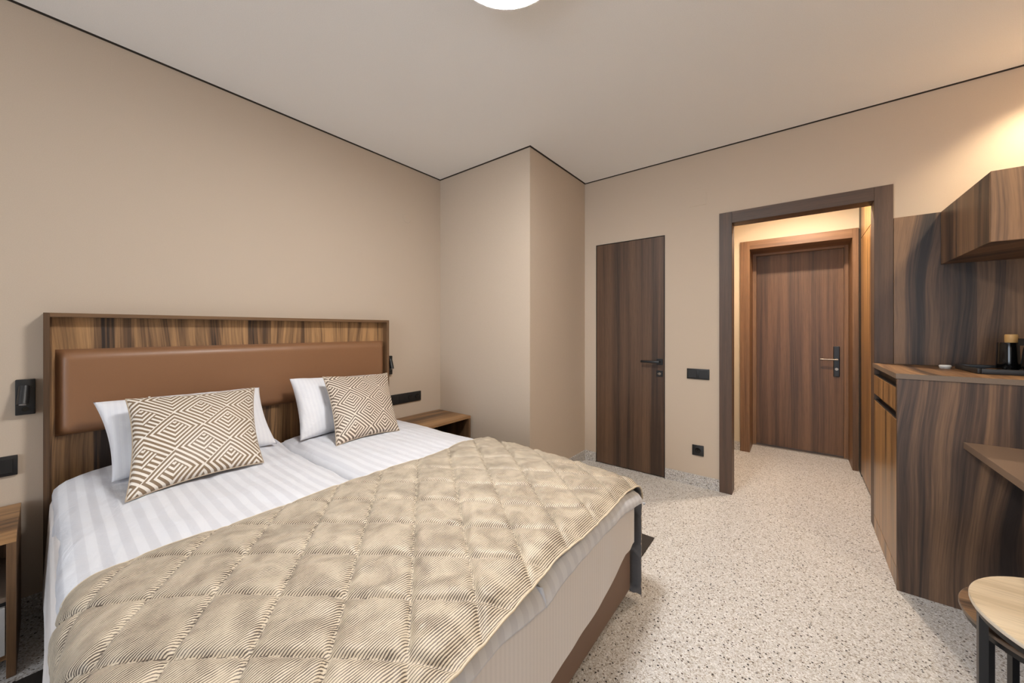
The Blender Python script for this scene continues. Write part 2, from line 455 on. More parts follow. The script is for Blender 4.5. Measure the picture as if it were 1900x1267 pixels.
# door wall with two openings
DX0, DX1, DZ = -1.494, -0.874, 2.042
wf = B()
wf.box(XC - .1, DX0, YD, YD + .1, 0, ZC - .005)
wf.box(DX0, DX1, YD, YD + .1, DZ, ZC - .005)
wf.box(DX1, XO0 - .02, YD, YD + .1, 0, ZC - .005)
wf.box(XO0 - .02, XO1 + .02, YD, YD + .1, ZO + .02, ZC - .005)
wf.box(XO1 + .02, XR + .2, YD, YD + .1, 0, ZC - .005)
struct(wf.build('wall_far', MAT['wall']), 'beige wall holding the flush door and the open doorway', 'wall')
struct(B().box(XR, XR + .2, -4.5, YD, 0, ZC - .005).build('wall_right', MAT['wall']), 'beige wall behind the desk', 'wall')
WX0, WX1, WZ0, WZ1 = -1.10, 1.00, 0.20, 2.40
wb = B()
wb.box(XW, WX0, YB - .2, YB, 0, ZC - .005); wb.box(WX1, XR, YB - .2, YB, 0, ZC - .005)
wb.box(WX0, WX1, YB - .2, YB, 0, WZ0); wb.box(WX0, WX1, YB - .2, YB, WZ1, ZC - .005)
struct(wb.build('wall_back', MAT['wall']), 'beige window wall behind the camera', 'wall')
wn = empty('window_1', ((WX0 + WX1) / 2, YB - .1, WZ0), 'wide window behind the camera', 'window', kind='structure')
fr = B()
for x in (WX0, (WX0 + WX1) / 2 - .03, WX1 - .06): fr.box(x, x + .06, YB - .13, YB - .07, WZ0, WZ1)
for z in (WZ0, WZ1 - .06): fr.box(WX0, WX1, YB - .13, YB - .07, z, z + .06)
fr.build('window_frame', MAT['white'], wn)

# hall beyond the doorway
struct(B().box(HX0 - .1, HX0, YD + .1, YH + .5, 0, 2.6).build('wall_hall_left', MAT['wall_hall']), 'cream hall wall left of the entrance door', 'wall')
EX0, EX1, EZ = -0.379, 0.388, 2.064
he = B()
he.box(HX0, EX0 - .015, YH, YH + .42, 0, 2.6); he.box(EX1 + .015, HX1, YH, YH + .42, 0, 2.6); he.box(EX0 - .015, EX1 + .015, YH, YH + .42, EZ + .015, 2.6)
struct(he.build('wall_hall_end', MAT['wall_hall']), 'cream hall wall around the entrance door', 'wall')
struct(B().box(HX1, HX1 + .1, YD + .1, YH + .5, 0, 2.6).build('wall_hall_right', MAT['wall_hall']), 'cream hall wall behind the wardrobe', 'wall')
struct(B().box(HX0 - .1, HX1 + .1, YD + .1, YH + .5, 2.50, 2.6).build('ceiling_hall', MAT['ceiling']), 'white ceiling of the small hall', 'ceiling')

# skirting
bb = B()
bb.box(XC, DX0 - .003, YD - .010, YD, 0, .09)
bb.box(DX1 + .003, XO0 - .083, YD - .010, YD, 0, .09)
struct(bb.build('baseboard_far', MAT['baseboard']), 'speckled stone skirting along the door wall', 'baseboard')
struct(B().box(XC, XC + .010, YC, YD - .010, 0, .09).build('baseboard_column', MAT['baseboard']), 'speckled stone skirting on the boxed-out corner side', 'baseboard')
struct(B().box(-2.23, XC + .010, YC - .010, YC, 0, .09).build('baseboard_column_front', MAT['baseboard']), 'speckled stone skirting below the boxed-out corner front', 'baseboard')
struct(B().box(XW, XW + .010, -.66, YC - .012, 0, .085).build('baseboard_left', MAT['baseboard']), 'speckled stone skirting along the headboard wall', 'baseboard')
struct(B().box(HX0, EX0 - .085, YH - .010, YH, 0, .09).build('baseboard_hall', MAT['baseboard']), 'speckled stone skirting left of the entrance door', 'baseboard')

# ---- flush door
d1 = empty('door_1', ((DX0 + DX1) / 2, YD, 0), 'dark brown flush door without casing beside the boxed-out corner', 'door', kind='structure')
B().box(DX0 + .006, DX1 - .006, YD - .002, YD + .04, .008, DZ - .006, .001, 1).build('door_leaf', MAT['door_z'], d1)
f = B(); f.box(DX0, DX0 + .003, YD - .004, YD + .09, 0, DZ); f.box(DX1 - .003, DX1, YD - .004, YD + .09, 0, DZ); f.box(DX0, DX1, YD - .004, YD + .09, DZ - .003, DZ); f.box(DX0, DX1, YD + .045, YD + .09, 0, DZ)
f.build('edge_frame', MAT['black_metal'], d1)
hx, hz = -0.915, 0.976
B().box(hx - .026, hx + .026, YD - .010, YD - .002, hz - .026, hz + .026, .002).build('handle_rose', MAT['black_metal'], d1)
h = B(); h.cyl((hx, YD - .010, hz), (hx, YD - .055, hz), .009); h.box(hx - .145, hx + .010, YD - .062, YD - .045, hz - .010, hz + .010, .004)
h.build('lever_handle', MAT['black_metal'], d1, angle=35)
lp = B().box(hx - .026, hx + .026, YD - .009, YD - .002, hz - .126, hz - .074, .002).build('lock_plate', MAT['black_metal'], d1)
k = B(); k.cyl((hx, YD - .009, hz - .10), (hx, YD - .016, hz - .10), .011); k.box(hx - .014, hx + .014, YD - .022, YD - .016, hz - .104, hz - .096, .002)
k.build('lock_turn', MAT['steel'], lp, angle=35)

# ---- doorway casing
CW = 0.084
dc = empty('trim_2', (0, YD, 0), 'dark oak casing lining the open doorway to the hall', 'door frame', kind='structure')
B().box(XO0 - CW, XO0, YD - .014, YD, 0, ZO + CW, .001, 1).build('side_casing', MAT['dark_z'], dc)
B().box(XO1, XO1 + CW, YD - .014, YD, 0, ZO + CW, .001, 1).build('side_casing', MAT['dark_z'], dc)
B().box(XO0, XO1, YD - .014, YD, ZO, ZO + CW, .001, 1).build('head_casing', MAT['dark_x'], dc)
B().box(XO0 - .02, XO0, YD, YD + .112, 0, ZO).build('jamb', MAT['dark_z'], dc)
B().box(XO1, XO1 + .02, YD, YD + .112, 0, ZO).build('jamb', MAT['dark_z'], dc)
B().box(XO0 - .02, XO1 + .02, YD, YD + .112, ZO, ZO + .02).build('head_jamb', MAT['dark_x'], dc)

# ---- entrance door
d2 = empty('door_2', (0, YH, 0), 'walnut entrance door in a deep casing at the hall end', 'door', kind='structure')
for x0, x1 in ((EX0 - .083, EX0), (EX1, EX1 + .040)):
    B().box(x0, x1, YH - .014, YH, 0, EZ + .083, .001, 1).build('side_casing', MAT['entry_cz'], d2)
B().box(EX0, EX1, YH - .014, YH, EZ, EZ + .083, .001, 1).build('head_casing', MAT['entry_x'], d2)
YE = 4.79
B().box(EX0 - .014, EX0, YH, YE, 0, EZ).build('jamb', MAT['entry_cz'], d2)
B().box(EX1, EX1 + .014, YH, YE, 0, EZ).build('jamb', MAT['entry_cz'], d2)
B().box(EX0 - .014, EX1 + .014, YH, YE, EZ, EZ + .014).build('head_jamb', MAT['entry_x'], d2)
for x0, x1 in ((EX0, EX0 + .032), (EX1 - .03, EX1)):
    B().box(x0, x1, YE - .05, YE, 0, EZ).build('door_stop', MAT['entry_cz'], d2)
B().box(EX0 + .032, EX1 - .03, YE - .05, YE, EZ - .022, EZ).build('door_stop', MAT['entry_x'], d2)
B().box(EX0 - .01, EX1 + .01, YE, YE + .05, .012, EZ).build('door_leaf', MAT['entry_z'], d2)
B().box(EX0, EX1, YE - .06, YE + .04, 0, .010).build('threshold', MAT['steel'], d2)
px, pz = 0.306, 0.935
bp = B().box(px - .024, px + .024, YE - .014, YE, pz - .150, pz + .150, .006).build('handle_plate', MAT['black_metal'], d2)
h = B(); h.cyl((px, YE - .012, pz + .02), (px, YE - .060, pz + .02), .010); h.cyl((px + .008, YE - .058, pz + .02), (px - .125, YE - .058, pz + .02), .0085)
h.build('lever_handle', MAT['steel'], d2, angle=35)
B().cyl((px, YE - .014, pz - .075), (px, YE - .022, pz - .075), .013).build('lock_cylinder', MAT['steel'], bp, angle=35)

# ---- hall wardrobe
WXF = 0.428
wd = empty('wardrobe', (.7, 3.8, 0), 'glossy golden brown wardrobe seen edge-on inside the hall', 'wardrobe')
B().box(WXF + .022, HX1 - .002, YD + .114, 4.26, 0, 2.49).build('body', MAT['front_z'], wd)
for y0, y1 in ((YD + .116, 3.785), (3.79, 4.245)):
    B().box(WXF, WXF + .02, y0, y1, .03, 2.02, .001, 1).build('door', MAT['front_z'], wd)
    B().box(WXF, WXF + .02, y0, y1, 2.026, 2.488, .001, 1).build('door', MAT['front_z'], wd)
B().box(WXF + .004, WXF + .020, 4.250, 4.262, .03, 2.488).build('handle_profile', MAT['black_metal'], wd)
B().box(WXF + .003, HX1 - .002, 4.262, YH - .0145, 0, 2.49).build('filler', MAT['black'], wd)

# ------------------------------------------------------------------ ceiling lamps
LX, LY, LR = -0.826, 1.019, 0.214
cl = empty('ceiling_lamp', (LX, LY, ZC - .085), 'round white flush ceiling lamp glowing above the bed', 'ceiling lamp')
B().lathe((LX, LY, ZC), [(LR - .03, 0), (LR - .03, -.03), (LR, -.035), (LR, -.066), (LR - .004, -.066), (LR - .004, -.034)], 64).build('lamp_ring', MAT['white'], cl, angle=40)
B().lathe((LX, LY, ZC), [(LR - .004, -.062), (LR - .008, -.069), (LR * .8, -.076), (LR * .4, -.080), (0.0, -.081)], 64).build('diffuser', MAT['lamp'], cl, smooth=True)
HLX, HLY = 0.06, 3.72
hl = empty('ceiling_lamp', (HLX, HLY, 2.42), 'round warm lamp on the hall ceiling hidden behind the doorway head', 'ceiling lamp')
B().lathe((HLX, HLY, 2.50), [(.060, 0), (.060, -.05), (.055, -.05), (.055, -.03)], 40).build('lamp_ring', MAT['white'], hl, angle=40)
B().lathe((HLX, HLY, 2.50), [(.055, -.044), (.03, -.0445), (0, -.045)], 40).build('diffuser', MAT['lamp_hall'], hl, smooth=True)
def downlight(SX, SY, watts, cone, label):
    sp = empty('downlight', (SX, SY, ZC - .02), label, 'downlight', 'ceiling downlights')
    B().lathe((SX, SY, ZC), [(.045, 0), (.045, -.006), (.034, -.008), (.030, -.002)], 32).build('bezel', MAT['white'], sp, angle=40)
    B().lathe((SX, SY, ZC), [(.030, -.003), (0, -.0035)], 32).build('lens', MAT['spot_lens'], sp)
    ld = bpy.data.lights.new('downlight_beam', 'SPOT'); ld.energy = watts; ld.color = (1, .80, .55); ld.spot_size = math.radians(cone); ld.spot_blend = 0.8; ld.shadow_soft_size = .03
    lo = bpy.data.objects.new('downlight_beam', ld); COL.objects.link(lo); lo.parent = sp; lo.location = (0, 0, -.02)
downlight(1.06, 2.95, SPOT_WATTS, 120, 'small recessed downlight in the ceiling near the wall cabinet')
downlight(1.00, 1.75, SPOT_WATTS * .9, 165, 'small recessed downlight in the ceiling above the desk')

# ------------------------------------------------------------------ headboard
HY0, HY1, HZ = -0.009, 1.680, 1.323
HP = 0.078; HF = XW + .012 + HP                     # front plane
hb = empty('headboard', (XW, (HY0 + HY1) / 2, 0), 'wide walnut box-frame headboard with brown padded band behind the bed', 'headboard')
B().box(XW + .011, XW + .030, HY0 + .018, HY1 - .018, .03, HZ - .018).build('back_panel', MAT['walnut_warm'], hb)
B().box(XW + .0005, HF, HY0, HY0 + .018, 0, HZ, .0008, 1).build('side_board', MAT['frame_z'], hb)
B().box(XW + .0005, HF, HY1 - .018, HY1, 0, HZ, .0008, 1).build('side_board', MAT['frame_z'], hb)
B().box(XW + .0005, HF, HY0 + .018, HY1 - .018, HZ - .018, HZ, .0008, 1).build('top_board', MAT['frame_y'], hb)
# padded band: soft rounded slab
ny, nzg = 120, 48
yy = np.linspace(-1, 1, ny); zz = np.linspace(-1, 1, nzg)
Yg, Zg = np.meshgrid(yy, zz, indexing='ij')
py0, py1, pz0, pz1 = 0.024, HY1 - .026, 0.770, 1.160
def edge(v, half, r):
    d = np.clip((half - np.abs(v) * half) / r, 0, 1); return np.sqrt(1 - (1 - d) ** 2)
hh = 0.046 * edge(Yg, (py1 - py0) / 2, .045) * edge(Zg, (pz1 - pz0) / 2, .05)
hh += 0.0015 * nzv(Yg, Zg, 5, 2, 1.3) * edge(Yg, .8, .1)
Pp = np.stack([XW + .031 + hh, (py0 + py1) / 2 + Yg * (py1 - py0) / 2, (pz0 + pz1) / 2 + Zg * (pz1 - pz0) / 2], -1)
grid_mesh('padded_band', Pp, MAT['leather'], hb)

# ------------------------------------------------------------------ bed
BX0, BX1, BY0, BY1 = -2.54, -0.600, 0.035, 1.655
bed = empty('bed', ((BX0 + BX1) / 2, (BY0 + BY1) / 2, 0), 'double bed base of brown fabric on chrome feet with two mattresses', 'bed')
B().box(BX0, BX1, BY0, .843, .055, .33, .018, 3).build('base', MAT['base'], bed, angle=40)
B().box(BX0, BX1, .847, BY1, .055, .33, .018, 3).build('base', MAT['base'], bed, angle=40)
for y0, y1 in ((BY0, .842), (.848, BY1)):
    B().box(BX0, -.585, y0, y1, .33, .525, .03, 4).build('mattress', MAT['mattress'], bed, angle=40)
for x in (BX0 + .12, BX1 - .055):
    for y in (BY0 + .13, .72, .97, BY1 - .08):
        ft = B().lathe((x, y, 0), [(.026, 0), (.028, .004), (.028, .012), (.018, .018), (.016, .055)], 24).build('foot', MAT['chrome'], bed, angle=35)

SEAM = 0.845
def zt(X, Y, lump=True):
    """upper surface of the bedding"""
    yl = np.where(Y < SEAM, (Y - .43) / .42, (Y - 1.255) / .41)
    z = 0.588 + 0.026 * (1 - np.clip(np.abs(yl), 0, 1) ** 3) * (1 if lump else .55)
    if not lump: z = z + 0.016 * np.exp(-((Y - SEAM) / .22) ** 2)
    z = z - 0.026 * sstep(X, -1.15, -.56)
    z = z + 0.026 * sstep(-X, 2.1, 2.4) * (Y < SEAM)
    z = z - 0.020 * sstep(np.abs(Y - SEAM), .55, .83)
    return z

def path(p0, d0, r0, p1, d1, r1, step):
    """positions and drops along a line over the bed: hangs d0 at p0 and d1 at p1"""
    pos, drop = [], []
    def hang(p, d, r, sg):
        a, b = [], []
        if d > 0:
            n = max(1, int((d - r) / step)) if d > r else 0
            for k in range(n): a.append(p); b.append(d - (d - r) * k / n)
            m = max(3, int(r * 1.57 / step))
            lim = min(1, d / r)
            for k in range(m + 1):
                t = k / m * math.pi / 2
                if r * (1 - math.sin(t)) > d + 1e-9: continue
                a.append(p - sg * 0 + sg * r * (1 - math.cos(t))); b.append(r * (1 - math.sin(t)))
            return a, b
        return [p], [0.0]
    a, b = hang(p0, d0, r0, 1); c, e = hang(p1, d1, r1, -1)
    x0, x1 = a[-1], c[-1]
    n = max(2, int(abs(x1 - x0) / step))
    pos = a + [x0 + (x1 - x0) * k / n for k in range(1, n)] + c[::-1]
    drop = b + [0.0] * (n - 1) + e[::-1]
    return np.array(pos), np.array(drop)

def cloth(name, xp, yp, mat, parent=None, lift=0.0, wr=0.004, seed=0.0, lump=True, side_wave=0.006, flare=0.0, maxdrop=9.):
    (xs, xd), (ys, yd) = xp, yp
    X, Y = np.meshgrid(xs, ys, indexing='ij')
    D = np.minimum((xd[:, None] ** 5 + yd[None, :] ** 5) ** .2, maxdrop)
    seam = (np.abs(ys - SEAM) < .06)[None, :]
    D = np.where(seam, np.sqrt(xd[:, None] ** 2 + (yd[None, :] * (1 - sstep(X, -1.40, -1.25))) ** 2), D)
    Z = zt(X, Y, lump) + lift - D - .016 * sstep(X, -1.42, -1.36)
    hx = np.minimum(xd / .08, 1)[:, None]; hy = np.minimum(yd / .08, 1)[None, :]
    sx = np.sign(xs - xs.mean())[:, None]; sy = np.sign(ys - ys.mean())[None, :]
    wav = nzv(X + 0 * Y, Y, 5, 7, seed + 2.2)
    X = X + sx * hx * (side_wave * wav + flare * D)
    Y = Y + sy * hy * (side_wave * wav + flare * D)
    Y = Y + .035 * sstep(X, -1.54, -1.42) * (ys < .3)[None, :] * hy
    P = np.stack([X, Y, Z], -1)
    nrm = gnormals(P)
    P = P + nrm * (wr * nzv(xs[:, None] + 0 * Y, 0 * X + ys[None, :] + Z, 4.5, 8, seed, 3))[..., None]
    return P

def solid(o, t, off=-1, mo=0):
    md = o.modifiers.new('thickness', 'SOLIDIFY'); md.thickness = t; md.offset = off; md.material_offset = mo; md.use_even_offset = False
    return o

# fitted sheet hanging to a wavy hem at the foot
xs, xd = path(-2.53, 0, 0, -0.556, .27, .035, .02)
ys, yd = path(0.012, .36, .05, 1.612, .05, .04, .02)
X, Y = np.meshgrid(xs, ys, indexing='ij')
hemf = np.interp(ys, [0, .5, .889, 1.06, 1.22, 1.32, 1.47, 1.56, 1.7], [.215, .225, .236, .248, .258, .290, .322, .308, .300])
dx = xd[:, None] / .27 * (0.545 - hemf)[None, :]
D = np.maximum(dx, yd[None, :] * np.ones_like(dx))
Z = 0.545 - D
wav = nzv(X, Y, 3, 9, 5.5)
hx = np.minimum(xd / .05, 1)[:, None]; hy = np.minimum(yd / .05, 1)[None, :]
sy = np.sign(ys - .84)[None, :]
X = X - .012 * sstep(Y, 1.52, 1.61)
near = (ys < .3)[None, :] * hy
Y = Y + near * (.045 * sstep(X, -1.56, -1.42) - .055 * np.minimum(yd, .36)[None, :])
P = np.stack([X + hx * .006 * wav, Y + sy * hy * (.006 * wav), Z], -1)
sheet = grid_mesh('bed_sheet', P, MAT['sheet'])
tag(sheet, 'fine striped white sheet hanging over the foot of the bed', 'sheet')

# two duvets
ysL = path(0.018, .11, .055, SEAM - .001, .060, .045, .018)
xsL = path(-2.515, .05, .045, -0.541, .060, .055, .018)
P = cloth('duvet', xsL, ysL, None, wr=.009, seed=1.0)
dL = grid_mesh('duvet', P, MAT['duvet']); tag(dL, 'white satin striped duvet on the near half of the bed', 'duvet', 'white striped duvets'); solid(dL, .012)
ysR = path(SEAM + .001, .060, .05, 1.660, .06, .055, .018)
xsR = path(-2.43, .05, .045, -0.543, .060, .055, .018)
P = cloth('duvet', xsR, ysR, None, wr=.006, seed=7.0)
dR = grid_mesh('duvet', P, MAT['duvet']); tag(dR, 'white satin striped duvet on the far half of the bed', 'duvet', 'white striped duvets'); solid(dR, .012)

# quilted bedspread
st = .0052
ys, yd = path(0.022, .46, .07, 1.694, .535, .06, st)
arc = np.concatenate([[0], np.cumsum(np.hypot(np.diff(ys), np.diff(yd)))])
nx = 200
t = np.linspace(0, 1, nx)
head = np.interp(ys, [-.02, .06, .155, .33, .6, .89, 1.19, 1.6, 1.69], [-1.50, -1.49, -1.475, -1.44, -1.45, -1.455, -1.44, -1.515, -1.53])
foot = np.interp(ys, [-.02, .49, .57, .63, .77, .9, 1.1, 1.3, 1.39, 1.52, 1.63, 1.69], [-.545, -.528, -.532, -.535, -.543, -.556, -.548, -.552, -.556, -.566, -.568, -.566])
head = np.convolve(np.pad(head, 16, 'edge'), np.ones(33) / 33, 'valid'); foot = np.convolve(np.pad(foot, 6, 'edge'), np.ones(13) / 13, 'valid')
X = head[None, :] + (foot - head)[None, :] * t[:, None]
Yf = np.ones_like(X) * ys[None, :]
D = np.ones_like(X) * yd[None, :]
fd = 0.020 * sstep(X, -.62, -.54) * (D < .05)
Z = zt(X, Yf, False) + .018 - D - fd
hy = np.minimum(D / .10, 1)
sy = np.where(Yf < .8, -1, 1)
Y = Yf + sy * hy * np.where(sy < 0, .4, 1.) * (.010 + .012 * np.sin(X * 14 + 1) * np.minimum(D / .4, 1))
P = np.stack([X, Y, Z], -1)
nrm = gnormals(P)
U = X / .245 + (arc[None, :] - arc[np.argmin(np.abs(ys - .149))] + .149) / .195 + .21
V = X / .245 - (arc[None, :] - arc[np.argmin(np.abs(ys - .149))] + .149) / .195 - .26
du = np.abs((U + .5) % 1 - .5); dv = np.abs((V + .5) % 1 - .5)
pu = 1 - np.exp(-du / .045); pv = 1 - np.exp(-dv / .045)
puff = pu * pv
wr1 = nzv(X, Yf - D * sy, 9, 9, 3.1, 2); wr2 = nzv(X, Yf - D * sy, 42, 24, 8.8, 2)
edgef = sstep(np.minimum(X - head[None, :], foot[None, :] - X), 0, .05)
wr3 = nzv(X, Yf - D * sy, 30, 30, 21.3, 2)
disp = (.016 * puff + (.007 * wr1 + .0018 * wr2) * (.25 + .75 * puff) + .006 * wr3 * np.exp(-np.minimum(du, dv) / .16) * puff) * (.3 + .7 * edgef) - .005
P = P + nrm * disp[..., None]
UV = np.stack([np.ones_like(X) * arc[None, :], X + 2.0], -1)
spread = grid_mesh('bedspread', P, [MAT['spread'], MAT['lining']], None, UV)
tag(spread, 'beige quilted bedspread with fine stripes draped over the bed', 'bedspread')
solid(spread, .007, -1, 1)
pp = B().tube([P[-1, j] + np.array([.002, 0, -.002]) for j in range(0, P.shape[1], 2) if yd[j] < .10], .0034, 6); pp.build('piping', MAT['piping'], spread, smooth=True)
pp = B().tube([P[0, j] + np.array([-.002, 0, -.002]) for j in range(0, P.shape[1], 2) if yd[j] < .10], .0028, 6); pp.build('piping', MAT['piping'], spread, smooth=True)

# ------------------------------------------------------------------ pillows
def pillow(name, TL, TR, BR, BL, thick, mat, label, cat, group, pinch=.06, n=44, wr=.006, seed=0., power=.42, pipe=None, back=1.0):
    TL, TR, BR, BL = [np.array(v, float) for v in (TL, TR, BR, BL)]
    w = (np.linalg.norm(TR - TL) + np.linalg.norm(BR - BL)) / 2; h = (np.linalg.norm(TL - BL) + np.linalg.norm(TR - BR)) / 2
    nrm = np.cross(TR - BL, TL - BR); nrm /= np.linalg.norm(nrm)
    if nrm[0] < 0: nrm = -nrm
    s = (1 - np.cos(np.linspace(0, math.pi, n))) / 2; s = .5 * s + .5 * np.linspace(0, 1, n)
    S, T = np.meshgrid(s, s, indexing='ij')
    a = 2 * S - 1; b = 2 * T - 1
    Sp = .5 + (S - .5) * (1 - pinch * (1 - b ** 2)); Tp = .5 + (T - .5) * (1 - pinch * (1 - a ** 2))
    Pm = (BL * ((1 - Sp) * (1 - Tp))[..., None] + BR * (Sp * (1 - Tp))[..., None] + TL * ((1 - Sp) * Tp)[..., None] + TR * (Sp * Tp)[..., None])
    f = np.clip((1 - a ** 2) * (1 - b ** 2), 0, 1) ** power
    wv = nzv(S * w, T * h, 9, 9, seed, 3)
    front = Pm + nrm * (thick / 2 * f + wr * wv * np.minimum(f * 2, 1))[..., None]
    rear = Pm - nrm * (thick / 2 * back * f + wr * wv * .3 * np.minimum(f * 2, 1))[..., None]
    idx = np.arange(n * n).reshape(n, n)
    q = np.stack([idx[:-1, :-1], idx[1:, :-1], idx[1:, 1:], idx[:-1, 1:]], -1).reshape(-1, 4)
    q2 = q[:, ::-1] + n * n
    me = bpy.data.meshes.new(name)
    allq = np.concatenate([q, q2])
    me.from_pydata(np.concatenate([front.reshape(-1, 3), rear.reshape(-1, 3)]).tolist(), [], allq.tolist())
    uv = np.stack([(S - .5) * w, (T - .5) * h], -1).reshape(-1, 2); uv = np.concatenate([uv, uv])
    l = me.uv_layers.new(name='UVMap'); l.data.foreach_set('uv', uv[allq.ravel()].astype('f').ravel())
    bm = bmesh.new(); bm.from_mesh(me); bmesh.ops.remove_doubles(bm, verts=bm.verts, dist=1e-5); bmesh.ops.recalc_face_normals(bm, faces=bm.faces); bm.to_mesh(me); bm.free()
    o = link_mesh(name, me, mat, None, True)
    tag(o, label, cat, group)
    if pipe:
        rim = [Pm[i, 0] for i in range(n)] + [Pm[-1, j] for j in range(1, n)] + [Pm[i, -1] for i in range(n - 2, -1, -1)] + [Pm[0, j] for j in range(n - 2, 0, -1)]
        B().tube(rim, .0026, 6, True).build('piping', pipe, o, smooth=True)
    return o
pillow('pillow', (-2.47, .128, .925), (-2.47, .765, .912), (-2.235, .775, .628), (-2.22, .165, .622), .15, MAT['pillow'], 'white pillow propped behind the wider patterned cushion near the camera', 'pillow', 'white pillows', seed=2.0, wr=.010)
pillow('pillow', (-2.47, .925, .945), (-2.47, 1.545, .915), (-2.25, 1.50, .618), (-2.24, .895, .612), .15, MAT['pillow'], 'white pillow propped behind the smaller patterned cushion by the socket strip', 'pillow', 'white pillows', seed=5.0, wr=.010)
cu = pillow('cushion', (-2.315, .214, .945), (-2.335, .700, .932), (-1.985, .632, .622), (-1.955, .180, .612), .135, MAT['cushion_a'], 'bronze and white maze print cushion nearer the camera', 'cushion', 'maze print cushions', pinch=.085, wr=.004, seed=9., pipe=MAT['cord'], back=.7)
pillow('cushion', (-2.315, 1.055, .957), (-2.335, 1.520, .936), (-1.975, 1.372, .612), (-2.000, .985, .608), .135, MAT['cushion_b'], 'taupe and cream maze print cushion farther from the camera', 'cushion', 'maze print cushions', pinch=.085, wr=.004, seed=14., pipe=MAT['cord'], back=.7)

B().box(-2.315, -2.313, .284, .291, .926, .946).build('care_tag', MAT['white'], cu)

# ------------------------------------------------------------------ nightstands
def nightstand(y0, y1, label, drawer=True):
    x0, x1, z1 = XW + .012, -2.225, .505
    n = empty('nightstand', ((x0 + x1) / 2, (y0 + y1) / 2, 0), label, 'nightstand', 'walnut nightstands beside the bed')
    tk = .022
    B().box(x0, x1, y0, y1, z1 - tk, z1, .001, 1).build('top', MAT['walnut_y'], n)
    for a in (y0, y1 - tk): B().box(x0, x1, a, a + tk, 0.0, z1 - tk, .0008, 1).build('side_panel', MAT['frame_z'], n)
    B().box(x0, x1 - .02, y0 + tk, y1 - tk, .06, .08).build('bottom', MAT['walnut_y'], n)
    B().box(x0, x0 + .01, y0 + tk, y1 - tk, .06, z1 - tk).build('back_panel', MAT['walnut_z'], n)
    B().box(x0 + .01, x1 - .006, y0 + tk, y1 - tk, .275, .292).build('shelf', MAT['taupe'], n)
    B().box(x1 - .022, x1 - .004, y0 + tk + .002, y1 - tk - .002, .085, .255, .001, 1).build('drawer', MAT['grey_front'], n)
    B().box(x1 - .03, x1 - .022, y0 + tk, y1 - tk, .255, .275).build('grip_profile', MAT['black_metal'], n)
    return n
nightstand(-.605, -.067, 'open walnut nightstand left of the bed near the camera')
nightstand(1.715, 2.262, 'walnut nightstand between the bed and the boxed-out corner')

# ------------------------------------------------------------------ reading lamps, switches and sockets
def reading_lamp(yc, label):
    zc = .958; x = XW
    o = empty('reading_lamp', (x, yc, zc - .076), label, 'reading lamp', 'black reading lamps beside the headboard')
    pl = B().box(x + .0005, x + .024, yc - .0265, yc + .0265, zc - .076, zc + .076, .003).build('back_plate', MAT['black'], o, angle=40)
    top = Vector((x + .036, yc - .002, zc + .048)); bot = Vector((x + .066, yc - .006, zc - .026))
    j = B(); j.cyl((x + .022, yc, zc + .046), (x + .040, yc, zc + .046), .008); j.build('swivel_joint', MAT['black_metal'], o, angle=40)
    h = B(); h.cyl(bot, top, .0165, .0150, 28); h.build('lamp_head', MAT['black'], o, angle=40)
    d = (bot - top).normalized()
    B().cyl(bot + d * .0002, bot + d * .0015, .0100, .0100, 24).build('lens', MAT['lens'], o)
    B().cyl((x + .024, yc, zc - .052), (x + .028, yc, zc - .052), .009).build('switch_button', MAT['black_gloss'], pl, angle=40)
reading_lamp(-.056, 'black reading lamp left of the headboard above the cut-off switch plate')
reading_lamp(1.728, 'black reading lamp right of the headboard above the long socket strip')

def socket_insert(parent, c, axis):
    b = B()
    if axis == 'X':   # wall normal +X
        b.cyl((c[0] - .001, c[1], c[2]), (c[0] + .0015, c[1], c[2]), .0215, .0205, 28)
        o = b.build('socket_ring', MAT['black_gloss'], parent, angle=40)
        for dy in (-.0095, .0095): B().cyl((c[0] + .001, c[1] + dy, c[2]), (c[0] + .0022, c[1] + dy, c[2]), .003, n=12).build('pin_hole', MAT['gap'], o)
    else:
        b.cyl((c[0], c[1] + .001, c[2]), (c[0], c[1] - .0015, c[2]), .0215, .0205, 28)
        o = b.build('socket_ring', MAT['black_gloss'], parent, angle=40)
        for dx in (-.0095, .0095): B().cyl((c[0] + dx, c[1] - .001, c[2]), (c[0] + dx, c[1] - .0022, c[2]), .003, n=12).build('pin_hole', MAT['gap'], o)

o = empty('socket_strip', (XW, 1.90, .623), 'long black socket strip right of the headboard', 'socket')
B().box(XW + .0005, XW + .011, 1.742, 2.054, .623, .706, .002).build('plate', MAT['black'], o, angle=40)
for k in range(4):
    yc = 1.742 + .043 + k * .0755
    if k < 2: B().box(XW + .011, XW + .0135, yc - .032, yc + .032, .633, .696, .001, 1).build('rocker', MAT['black'], o)
    else: socket_insert(o, (XW + .011, yc, .6645), 'X')
o = empty('light_switch', (XW, -.115, .628), 'black switch plate left of the headboard, cut off by the frame', 'switch')
B().box(XW + .0005, XW + .011, -.240, -.076, .628, .712, .002).build('plate', MAT['black'], o, angle=40)
for yc in (-.118, -.198): B().box(XW + .011, XW + .0135, yc - .030, yc + .030, .640, .700, .001, 1).build('rocker', MAT['black'], o)
o = empty('light_switch', (-.621, YD, .854), 'black double switch plate beside the doorway casing', 'switch')
B().box(-.702, -.540, YD - .011, YD - .0005, .854, .936, .002).build('plate', MAT['black'], o, angle=40)
for xc in (-.661, -.581): B().box(xc - .031, xc + .031, YD - .0135, YD - .011, .864, .926, .001, 1).build('rocker', MAT['black'], o)
o = empty('wall_socket', (-.622, YD, .246), 'single black wall socket low between the two doors', 'socket')
B().box(-.663, -.580, YD - .011, YD - .0005, .246, .328, .002).build('plate', MAT['black'], o, angle=40)
